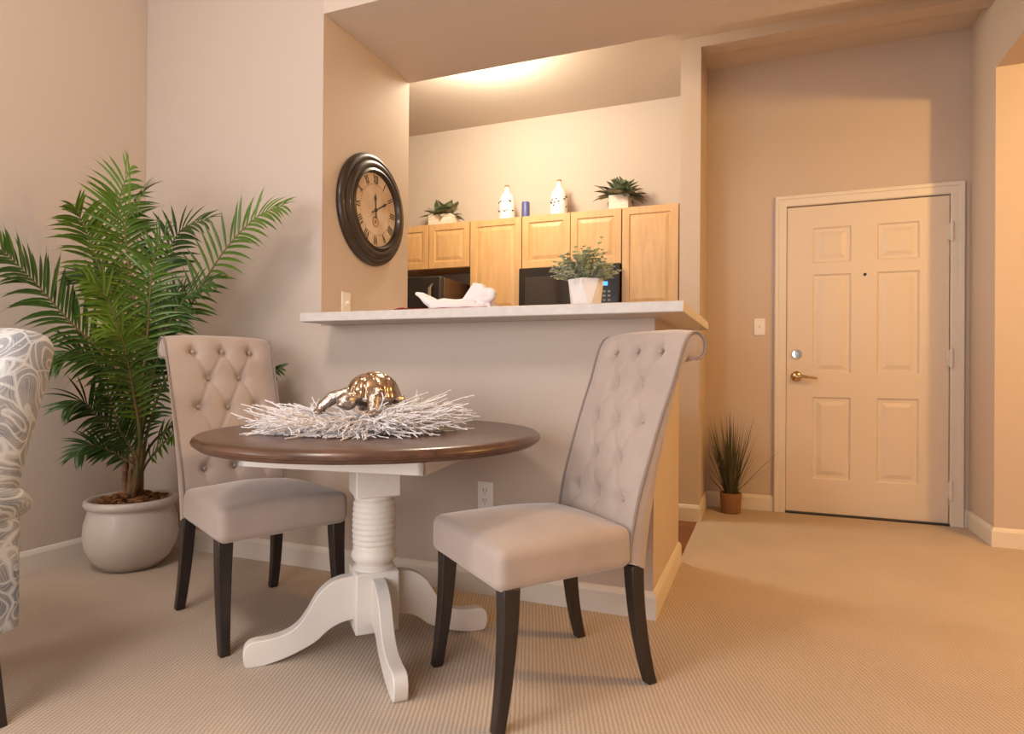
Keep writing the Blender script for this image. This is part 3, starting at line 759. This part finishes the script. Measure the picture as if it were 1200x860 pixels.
# ------------------------------------------------------------------ potted grass by the door
GX, GY = -.200, 4.455
gp = thing('potted_grass', 'spiky ornamental grass in terracotta pot beside the entry door', 'potted plant', (GX, GY, 0))
obj('pot', MB().lathe([(.058, 0), (.062, .003), (.066, .070), (.0655, .073), (.066, .076), (.070, .128), (.068, .134), (.060, .133), (.058, .115), (.01, .115)], 36), M['terracotta'], gp, smooth=True)
obj('soil', MB().lathe([(.058, .112), (.03, .120), (.002, .122)], 24), M['soil'], gp)
gb = MB(); rnd = random.Random(9)
for i in range(190):
    a = rnd.uniform(0, 2 * PI); tilt = abs(rnd.gauss(0, .22)); L = rnd.uniform(.30, .60) * (1 - .3 * min(1, tilt))
    if i % 12 == 0: tilt += .25; L *= .9
    d = Vector((math.cos(a) * math.sin(tilt), math.sin(a) * math.sin(tilt), math.cos(tilt)))
    if d.y > .1: d.y *= .35
    gb.leaf((math.cos(a) * .035 * rnd.random(), math.sin(a) * .035 * rnd.random(), .118), d, L, rnd.uniform(.005, .009), rnd.uniform(.0, .22), up=Vector((math.sin(a + 1), math.cos(a + 1), .3)), n=5, mi=1 if rnd.random() < .30 else 0, prof=lambda t: 1 - t * .85, fold=.2, clampf=lambda p: Vector((max(p.x, XT1 + .03 - GX), min(p.y, YD - .02 - GY), p.z)))
obj('grass_blades', gb, [M['grass'], M['grassbrown']], gp, smooth=True)

# ------------------------------------------------------------------ dining chairs
FRONT = [(-.183, .372), (-.186, .43), (-.208, .55), (-.246, .674), (-.290, .80), (-.330, .90), (-.352, .965), (-.372, 1.02), (-.395, 1.052), (-.425, 1.062), (-.452, 1.045), (-.462, 1.018), (-.455, .992), (-.436, .978), (-.412, .976)]
BACK = [(-.395, .985), (-.375, .955), (-.358, .91), (-.338, .84), (-.318, .765), (-.290, .65), (-.268, .53), (-.254, .43), (-.246, .350)]
BTN = [(.0, .002, 1.005), (-.115, 0, 1.003), (.115, 0, 1.003), (-.062, 0, .895), (.062, 0, .895), (.0, 0, .778), (-.115, 0, .782), (.115, 0, .782), (-.062, 0, .660), (.062, 0, .660), (.0, 0, .545), (-.115, 0, .545), (.115, 0, .545)]
SEG = []
for i, a in enumerate(BTN):
    for b in BTN[i + 1:]:
        if abs(abs(a[0] - b[0]) - .06) < .02 and abs(a[2] - b[2]) < .15: SEG.append((a, b))
def resample(P, n):
    P = [Vector((p[0], p[1], 0)) for p in P]; out = [catmull(P, k / 400) for k in range(401)]
    cum = [0]
    for a, b in zip(out, out[1:]): cum.append(cum[-1] + (b - a).length)
    res = []; j = 0
    for k in range(n):
        s = cum[-1] * k / (n - 1)
        while j < 399 and cum[j + 1] < s: j += 1
        f = (s - cum[j]) / max(1e-9, cum[j + 1] - cum[j]); res.append(out[j].lerp(out[j + 1], f))
    return res
def hw(z): return .198 + .020 * min(1, max(0, (z - .40) / .6))
def seg_d(px, pz, a, b):
    ax, az, bx, bz = a[0], a[2], b[0], b[2]; dx, dz = bx - ax, bz - az
    t = min(1, max(0, ((px - ax) * dx + (pz - az) * dz) / (dx * dx + dz * dz)))
    return math.hypot(px - ax - t * dx, pz - az - t * dz)
def tuft(y, z, infront):
    if not infront: return 0.0
    d = .0
    m_ = min(math.hypot(y - b[0], z - b[2]) for b in BTN); d -= .024 * math.exp(-(m_ / .020) ** 2) + .007 * math.exp(-(m_ / .045) ** 2)
    s = min(seg_d(y, z, a, b) for a, b in SEG); d -= .0055 * math.exp(-(s / .0075) ** 2)
    for b in BTN[:3]:
        if z > b[2]: d -= .006 * math.exp(-((y - b[0]) / .007) ** 2) * max(0, 1 - (z - b[2]) / .05)
    for b in BTN[-3:]:
        if z < b[2]: d -= .005 * math.exp(-((y - b[0]) / .007) ** 2) * max(0, 1 - (b[2] - z) / .10)
    return d
def make_chair(label, loc, rot):
    t = thing('dining_chair', label, 'chair', loc, rot, 'tufted dining chairs at the round table')
    fp_ = resample(FRONT, 150); bp_ = resample(BACK, 40)
    prof_ = fp_ + bp_; nf = len(fp_); NY = 89
    mb = MB(); vs = []; n = len(prof_)
    for i, p in enumerate(prof_):
        a, b = prof_[max(i - 1, 0)], prof_[min(i + 1, n - 1)]
        tg = (b - a).normalized(); nrm = Vector((tg.y, -tg.x, 0))   # outward on the front: towards +x
        for j in range(NY):
            s = j / (NY - 1) * 2 - 1
            y = s * hw(p.y)
            edge = 1 - abs(s); q = p.copy()
            rnd_e = .012 * (1 - math.sqrt(max(0, 1 - (1 - min(1, edge * hw(p.y) / .012)) ** 2)))
            infr = i < nf * .80
            bulge = .012 * (1 - s ** 4) if i < nf else 0.0
            fade = min(1, edge * hw(p.y) / .03)
            q = q + nrm * (bulge - rnd_e + tuft(y, p.y, infr) * fade)
            vs.append((q.x, y, q.y))
    fs = [(i * NY + j, (i + 1) * NY + j, (i + 1) * NY + j + 1, i * NY + j + 1) for i in range(n - 1) for j in range(NY - 1)]
    fs += [((n - 1) * NY + j, j, j + 1, (n - 1) * NY + j + 1) for j in range(NY - 1)]
    fs += [tuple(i * NY for i in range(n)), tuple(i * NY + NY - 1 for i in range(n - 1, -1, -1))]
    mb.add(vs, fs)
    obj('backrest', mb, M['velvet'], t, smooth=True, angle=50)
    for s in (-1, 1):
        pts = [(p.x + .001, s * (hw(p.y) - .001), p.y) for p in fp_[::3]]
        obj('piping', MB().tube(pts, .0042, 6), M['piping'], t, smooth=True)
    for y, _, z in BTN:
        p = min(fp_[:int(nf * .7)], key=lambda q: abs(q.y - z))
        obj('button', MB().ball((p.x - .0165, y, z), (.005, .0085, .0085), 12, 8), M['velvetb'], t, smooth=True)
    def shp(p):
        k = (p.x + .19) / .46; p = p.copy()
        p.y *= .86 + .14 * k
        if p.z > .43: p.z += .036 * (1 - (p.y / .23) ** 2) * (1 - ((p.x - .04) / .24) ** 2) * (p.z - .43) / .045
        return p
    obj('seat', rbox((-.192, -.238, .362), (.272, .238, .478), .030, shp, 16, 5), M['velvet'], t, smooth=True, angle=80, weld=True)
    def leg(x0, y0, x1, y1, z0, w0, w1, bend):
        mb = MB(); K = 10; rings = []
        for k in range(K + 1):
            f = k / K; z = z0 * (1 - f)
            x = x0 + (x1 - x0) * f ** 2 * bend + (x1 - x0) * f * (1 - bend); y = y0 + (y1 - y0) * f; w = (w0 + (w1 - w0) * f) / 2
            rings.append([(x - w, y - w, z), (x + w, y - w, z), (x + w, y + w, z), (x - w, y + w, z)])
        vs = [p for r in rings for p in r]
        fs = [(i * 4 + j, i * 4 + (j + 1) % 4, i * 4 + 4 + (j + 1) % 4, i * 4 + 4 + j) for i in range(K) for j in range(4)] + [(3, 2, 1, 0), tuple(K * 4 + j for j in range(4))]
        mb.add(vs, fs); return obj('leg', mb, M['espresso'], t, bevel=.004)
    for s in (-1, 1):
        leg(.226, s * .205, .258, s * .212, .372, .050, .032, 1.0)
        leg(-.217, s * .174, -.272, s * .186, .362, .045, .033, 1.0)
    return t
make_chair('tufted taupe dining chair with dark legs standing beside the palm', (-1.782, 1.869, 0), math.radians(-23.67))
make_chair('tufted taupe dining chair with dark legs standing under the bar end', (-.6314, 1.841, 0), math.radians(-129.87))

# ------------------------------------------------------------------ pedestal table
TX, TY = -1.228, 1.825
tb = thing('pedestal_table', 'round dining table with dark wood top and cream pedestal', 'table', (TX, TY, 0))
RT = .562
obj('tabletop', MB().lathe([(RT - .045, .692), (RT - .020, .694), (RT - .012, .700), (RT - .010, .705), (RT - .002, .708), (RT, .716), (RT - .004, .724), (RT - .013, .730), (RT - .03, .7325), (.3, .7325), (.01, .7325)], 128), M['tabletop'], tb, smooth=True, angle=30)
ang = math.radians(-38)
ap = MB(); h = .43 / math.sqrt(2) * 1.0
ra = Matrix.Rotation(ang + PI / 4, 3, 'Z')
def rb(lo, hi, R=ra):
    m_ = MB().box(lo, hi); m_.v = [tuple(R @ Vector(p)) for p in m_.v]; return m_
for s in (-1, 1):
    for m_ in (rb((-h, s * h - (.02 if s > 0 else 0), .638), (h, s * h + (.02 if s < 0 else 0), .692)), rb((s * h - (.02 if s > 0 else 0), -h, .638), (s * h + (.02 if s < 0 else 0), h, .692))):
        ap.add(m_.v, m_.f)
obj('apron', ap, M['cream'], tb, bevel=.003)
LA = math.radians(-45)
pr_ = Matrix.Rotation(LA + PI / 4 + PI / 4, 3, 'Z')
pl_ = MB().box((-.074, -.074, .515), (.074, .074, .692)); pl_.v = [tuple(pr_ @ Vector(p)) for p in pl_.v]
obj('pedestal_block', pl_, M['cream'], tb, bevel=.005)
tp_ = [(.060, .517), (.066, .512), (.068, .505), (.062, .498)]
z = .496
for k in range(9):
    r = .0735 - .0006 * (k - 4) ** 2 * .3
    tp_ += [(r - .0045, z), (r - .001, z - .005), (r, z - .0095), (r - .001, z - .014)]; z -= .0185
tp_ += [(.071, z), (.075, z - .010), (.0755, z - .020), (.070, z - .032), (.060, z - .042), (.056, z - .047), (.062, z - .050), (.069, .275), (.069, .268), (.060, .262)]
obj('pedestal_column', MB().lathe(tp_, 48), M['cream'], tb, smooth=True, angle=35)
lb = MB().box((-.072, -.072, .068), (.072, .072, .268)); lb.v = [tuple(pr_ @ Vector(p)) for p in lb.v]
obj('pedestal_base', lb, M['cream'], tb, bevel=.006)
TOPP = [(.070, .250), (.110, .247), (.150, .232), (.185, .200), (.215, .150), (.245, .112), (.285, .090), (.335, .081), (.375, .080), (.398, .070), (.408, .045), (.404, .012), (.395, 0)]
BOTP = [(.350, .0), (.315, .006), (.275, .016), (.225, .034), (.185, .054), (.150, .082), (.110, .100), (.070, .106)]
tpz = [catmull([Vector((a, b, 0)) for a, b in TOPP], k / 40) for k in range(41)] + [catmull([Vector((a, b, 0)) for a, b in BOTP], k / 28) for k in range(29)]
for k in range(4):
    a = LA + k * PI / 2; d = Vector((math.cos(a), math.sin(a), 0)); nr = Vector((-d.y, d.x, 0)); hwid = .0215
    obj('leg', MB().prism([d * p.x + nr * -hwid + Vector((0, 0, p.y)) for p in tpz], nr * hwid * 2), M['cream'], tb, bevel=.005)

# ------------------------------------------------------------------ twig wreath and turtle on the table
ZTT = .7325
wr = MB(); rnd = random.Random(4)
WXc, WYc = TX - .022, TY - .06
# an oval plate of white coral twigs: dense low ring, tips fanning outwards
ca, sa = math.cos(ya), math.sin(ya)
def WP(l, dpt, z): return Vector((WXc + l * ca - dpt * sa, WYc + l * sa + dpt * ca, ZTT + z))
for i in range(760):
    a = rnd.uniform(0, 2 * PI)
    r0 = rnd.uniform(.05, .22); L = rnd.uniform(.11, .19)
    right = max(0, math.cos(a)); left = max(0, -math.cos(a))
    z0 = rnd.uniform(.006, .052 + .022 * right); up = rnd.uniform(-.30, .06) + .55 * right * rnd.random() + (.30 * left if rnd.random() < .35 else 0)
    p = WP(1.06 * r0 * math.cos(a), .70 * r0 * math.sin(a), z0)
    dl = WP(1.18 * math.cos(a + rnd.uniform(-.5, .5)), .8 * math.sin(a + rnd.uniform(-.5, .5)), 0) - WP(0, 0, 0)
    d = (dl.normalized() + Vector((0, 0, up))).normalized(); pts = [p]
    for k in range(4):
        d = (d + Vector([rnd.uniform(-.20, .20), rnd.uniform(-.20, .20), rnd.uniform(-.13, .10)])).normalized()
        q = pts[-1] + d * L / 4; q.z = max(q.z, ZTT + .005); pts.append(q)
    r = rnd.uniform(.0019, .0030)
    wr.tube(pts, [r, r, r * .95, r * .85, r * .7], 5)
    for k in (1, 2, 3):
        for _ in range(rnd.choice([1, 1, 2])):
            b = (d + Vector([rnd.uniform(-.9, .9), rnd.uniform(-.9, .9), rnd.uniform(-.55, .55)])).normalized(); q = pts[k] + b * rnd.uniform(.014, .034); q.z = max(q.z, ZTT + .004)
            mid = pts[k].lerp(q, .5) + Vector([rnd.uniform(-.004, .004) for _ in range(3)]); mid.z = max(mid.z, ZTT + .004)
            wr.tube([pts[k], mid, q], [r * .85, r * .8, r * .6], 4)
tag(obj('twig_wreath', wr, M['coral'], smooth=True), 'white coral twig wreath lying on the dark tabletop', 'wreath')

tc_ = at(434, 468, 2.13)
ZW = ZTT + .058
tu = thing('turtle_figurine', 'shiny gold and silver turtle figurine sitting on the white twig wreath', 'figurine', (tc_.x, tc_.y, ZW), 0)
# local: +x is where the turtle heads (towards the camera and a little to the palm side)
tu.scale = (1.10, 1.10, 1.04); tu.rotation_euler = (0, 0, ya - PI / 2 - math.radians(20))
bd = MB()
bd.ball((-.010, 0, .048), (.082, .072, .032), 20, 12)
for x, y, fx, fy in ((.052, .048, .092, .070), (.052, -.046, .094, -.108)):
    bd.tube([(x * .7, y * .7, .054), (x, y, .062), (x * .45 + fx * .55, y * .4 + fy * .6, .050), (fx, fy, .022), (fx + .006, fy, .010)], [.020, .024, .021, .016, .014], 14)
    bd.ball((fx + .010, fy, .009), (.020, .017, .010), 12, 8)
    for k in (-1, 0, 1): bd.ball((fx + .028, fy + k * .010, .006), (.009, .0052, .006), 8, 6)
for x, y in ((-.062, .058), (-.062, -.058)):
    bd.tube([(x * .7, y * .8, .050), (x * 1.05, y * 1.1, .042), (x * 1.25, y * 1.3, .012)], [.020, .020, .014], 12)
    bd.ball((x * 1.32, y * 1.35, .008), (.020, .016, .009), 12, 8)
bd.tube([(-.08, 0, .040), (-.105, 0, .028), (-.124, 0, .018)], [.010, .006, .003], 8)
bd.tube([(.050, -.004, .056), (.080, -.006, .052), (.100, -.008, .045)], [.024, .021, .022], 14)
bd.ball((.108, -.009, .043), (.032, .030, .028), 18, 12)
bd.ball((.132, -.009, .034), (.015, .016, .012), 12, 8)
bd.ball((.124, .008, .052), (.006, .005, .006), 8, 6); bd.ball((.124, -.026, .052), (.006, .005, .006), 8, 6)
obj('body', bd, M['silver'], tu, remesh=.0022, smooth=True)
sh = MB(); NU, NV = 96, 34; vs = []
HEX = [(0, 0), (.046, 0), (-.046, 0), (.024, .042), (-.024, .042), (.024, -.042), (-.024, -.042), (.066, .032), (.066, -.032), (-.066, .032), (-.066, -.032), (0, .072), (0, -.072), (.083, 0), (-.083, 0)]
for j in range(NV + 1):
    t = j / NV
    for k in range(NU):
        a = 2 * PI * k / NU
        rr = math.sin(t * PI / 2); zz = math.cos(t * PI / 2)
        x, y = .086 * rr * math.cos(a), .080 * rr * math.sin(a)
        dd = sorted(math.hypot(x - hx, (y - hy)) for hx, hy in HEX)
        g = -.0065 * math.exp(-((dd[1] - dd[0]) / .006) ** 2)
        flare = max(0, t - .86) / .14 * .07
        # the grooves press in along the outward direction
        nx_, ny_, nz_ = math.cos(a) * rr, math.sin(a) * rr, zz
        vs.append((x * (1 + flare) + nx_ * g - .016, y * (1 + flare) + ny_ * g, .054 + .080 * zz ** .9 + nz_ * g))
vs.append((-.016, 0, .046))
fs = [(j * NU + k, (j + 1) * NU + k, (j + 1) * NU + (k + 1) % NU, j * NU + (k + 1) % NU) for j in range(NV) for k in range(NU)]
fs += [(NV * NU + k, NV * NU + (k + 1) % NU, (NV + 1) * NU) for k in range(NU)]
sh.add(vs, fs)
obj('shell', sh, M['gold'], tu, smooth=True, angle=75, weld=True)

# ------------------------------------------------------------------ paisley armchair at the edge of the frame
ax, ay = -1.90, 1.07
ac = thing('paisley_armchair', 'grey and white paisley armchair standing near the palm', 'armchair', (0, 0, 0), 0)
def build_armchair():
    rot = math.radians(-97); loc = Vector((-2.145, .745, 0))
    ac.location = loc; ac.rotation_euler = (0, 0, rot)
    pf = [(-.230, .42), (-.240, .52), (-.262, .66), (-.292, .80), (-.322, .92), (-.342, .985), (-.362, 1.022), (-.392, 1.034), (-.428, 1.022), (-.442, .99)]
    pb = [(-.436, .93), (-.412, .80), (-.386, .66), (-.366, .52), (-.356, .40)]
    P = resample(pf, 40) + resample(pb, 24); n = len(P); NY = 41; vs = []
    for i, p in enumerate(P):
        a, b = P[max(i - 1, 0)], P[min(i + 1, n - 1)]; tg = (b - a).normalized(); nr = Vector((tg.y, -tg.x, 0))
        w = .228 + .062 * min(1, max(0, (p.y - .42) / .55)) ** .9
        for j in range(NY):
            s = j / (NY - 1) * 2 - 1
            e = (1 - abs(s)) * w; re = .025 * (1 - math.sqrt(max(0, 1 - (1 - min(1, e / .025)) ** 2)))
            dz = -.008 * abs(s) ** 3 * max(0, (p.y - .9) / .14)
            q = p + nr * ((.014 * (1 - s ** 4) if i < 40 else 0) - re)
            vs.append((q.x, s * w, q.y + dz))
    fs = [(i * NY + j, (i + 1) * NY + j, (i + 1) * NY + j + 1, i * NY + j + 1) for i in range(n - 1) for j in range(NY - 1)]
    fs += [((n - 1) * NY + j, j, j + 1, (n - 1) * NY + j + 1) for j in range(NY - 1)]
    fs += [tuple(i * NY for i in range(n)), tuple(i * NY + NY - 1 for i in range(n - 1, -1, -1))]
    obj('backrest', MB().add(vs, fs), M['paisley'], ac, smooth=True, angle=50)
    obj('seat_base', rbox((-.33, -.235, .225), (.30, .235, .43), .03, None, 10, 4), M['paisley'], ac, smooth=True, angle=80, weld=True)
    obj('seat_cushion', rbox((-.225, -.20, .425), (.315, .20, .53), .04, lambda p: Vector((p.x, p.y, p.z + (.02 * (1 - (p.y / .23) ** 2) if p.z > .48 else 0))), 10, 5), M['paisley'], ac, smooth=True, angle=80, weld=True)
    for s in (-1, 1):
        am = MB()
        am.tube([(-.395, s * .246, .560), (-.37, s * .246, .572), (-.30, s * .248, .578), (-.1, s * .250, .580), (.1, s * .250, .572), (.27, s * .250, .560), (.30, s * .250, .556)], [.020, .040, .050, .056, .058, .056, .045], 24)
        b2 = rbox((-.375, s * .240 - .026, .235), (.28, s * .240 + .026, .575), .02, None, 8, 3); am.add(b2.v, b2.f)
        obj('arm', am, M['paisley'], ac, smooth=True, angle=60)
        for x0, x1 in ((-.295, -.325), (.255, .270)):
            mb = MB(); w0, w1 = .026, .018
            mb.add([(x0 - w0, s * .242 - w0, .235), (x0 + w0, s * .242 - w0, .235), (x0 + w0, s * .242 + w0, .235), (x0 - w0, s * .242 + w0, .235),
                    (x1 - w1, s * .258 - w1, 0), (x1 + w1, s * .258 - w1, 0), (x1 + w1, s * .258 + w1, 0), (x1 - w1, s * .258 + w1, 0)],
                   [(0, 1, 2, 3), (7, 6, 5, 4), (0, 4, 5, 1), (1, 5, 6, 2), (2, 6, 7, 3), (3, 7, 4, 0)])
            obj('leg', mb, M['espresso'], ac, bevel=.004)
build_armchair()

# ------------------------------------------------------------------ light
def area(name, loc, target, sx, sy, power, c, spread=None):
    l = bpy.data.lights.new(name, 'AREA'); l.shape = 'RECTANGLE'; l.size = sx; l.size_y = sy; l.energy = power; l.color = c
    o = bpy.data.objects.new(name, l); col.objects.link(o); o.location = loc
    o.rotation_euler = (Vector(target) - Vector(loc)).to_track_quat('-Z', 'Y').to_euler(); return o
def point(name, loc, power, c, r):
    l = bpy.data.lights.new(name, 'POINT'); l.energy = power; l.color = c; l.shadow_soft_size = r
    o = bpy.data.objects.new(name, l); col.objects.link(o); o.location = loc; return o
area('window_daylight', (-1.3, -1.1, 1.15), (-1.4, 2.4, .35), 2.4, 1.3, 62, (1.0, .97, .98))
area('side_daylight_fill', (-3.02, -.5, 1.5), (0, .2, .9), 1.6, 1.8, 42, (1.0, .97, .98))  # added fill, no window known in this wall; lights dining more than hall
point('kitchen_lamp', (-1.75, 3.78, 2.88), 82, (1.0, .89, .69), .18)
point('hallway_lamp', (1.967, 2.44, 2.475), 112, (1.0, .585, .17), .06)
point('dining_lamp', (-1.5, .2, 2.9), 84, (1.0, .90, .82), .25)

w = bpy.data.worlds.new('World'); sc.world = w; w.use_nodes = True
bg = w.node_tree.nodes['Background']; bg.inputs[0].default_value = (1.0, .95, .92, 1); bg.inputs[1].default_value = .13

sc.view_settings.view_transform = 'Standard'
sc.view_settings.look = 'None'
sc.view_settings.gamma = 1.0
sc.view_settings.use_curve_mapping = False
sc.view_settings.exposure = 0.0
try:
    sc.cycles.use_denoising = True
    sc.cycles.max_bounces = 10; sc.cycles.diffuse_bounces = 6
    sc.cycles.sample_clamp_indirect = 6.0
except Exception: pass
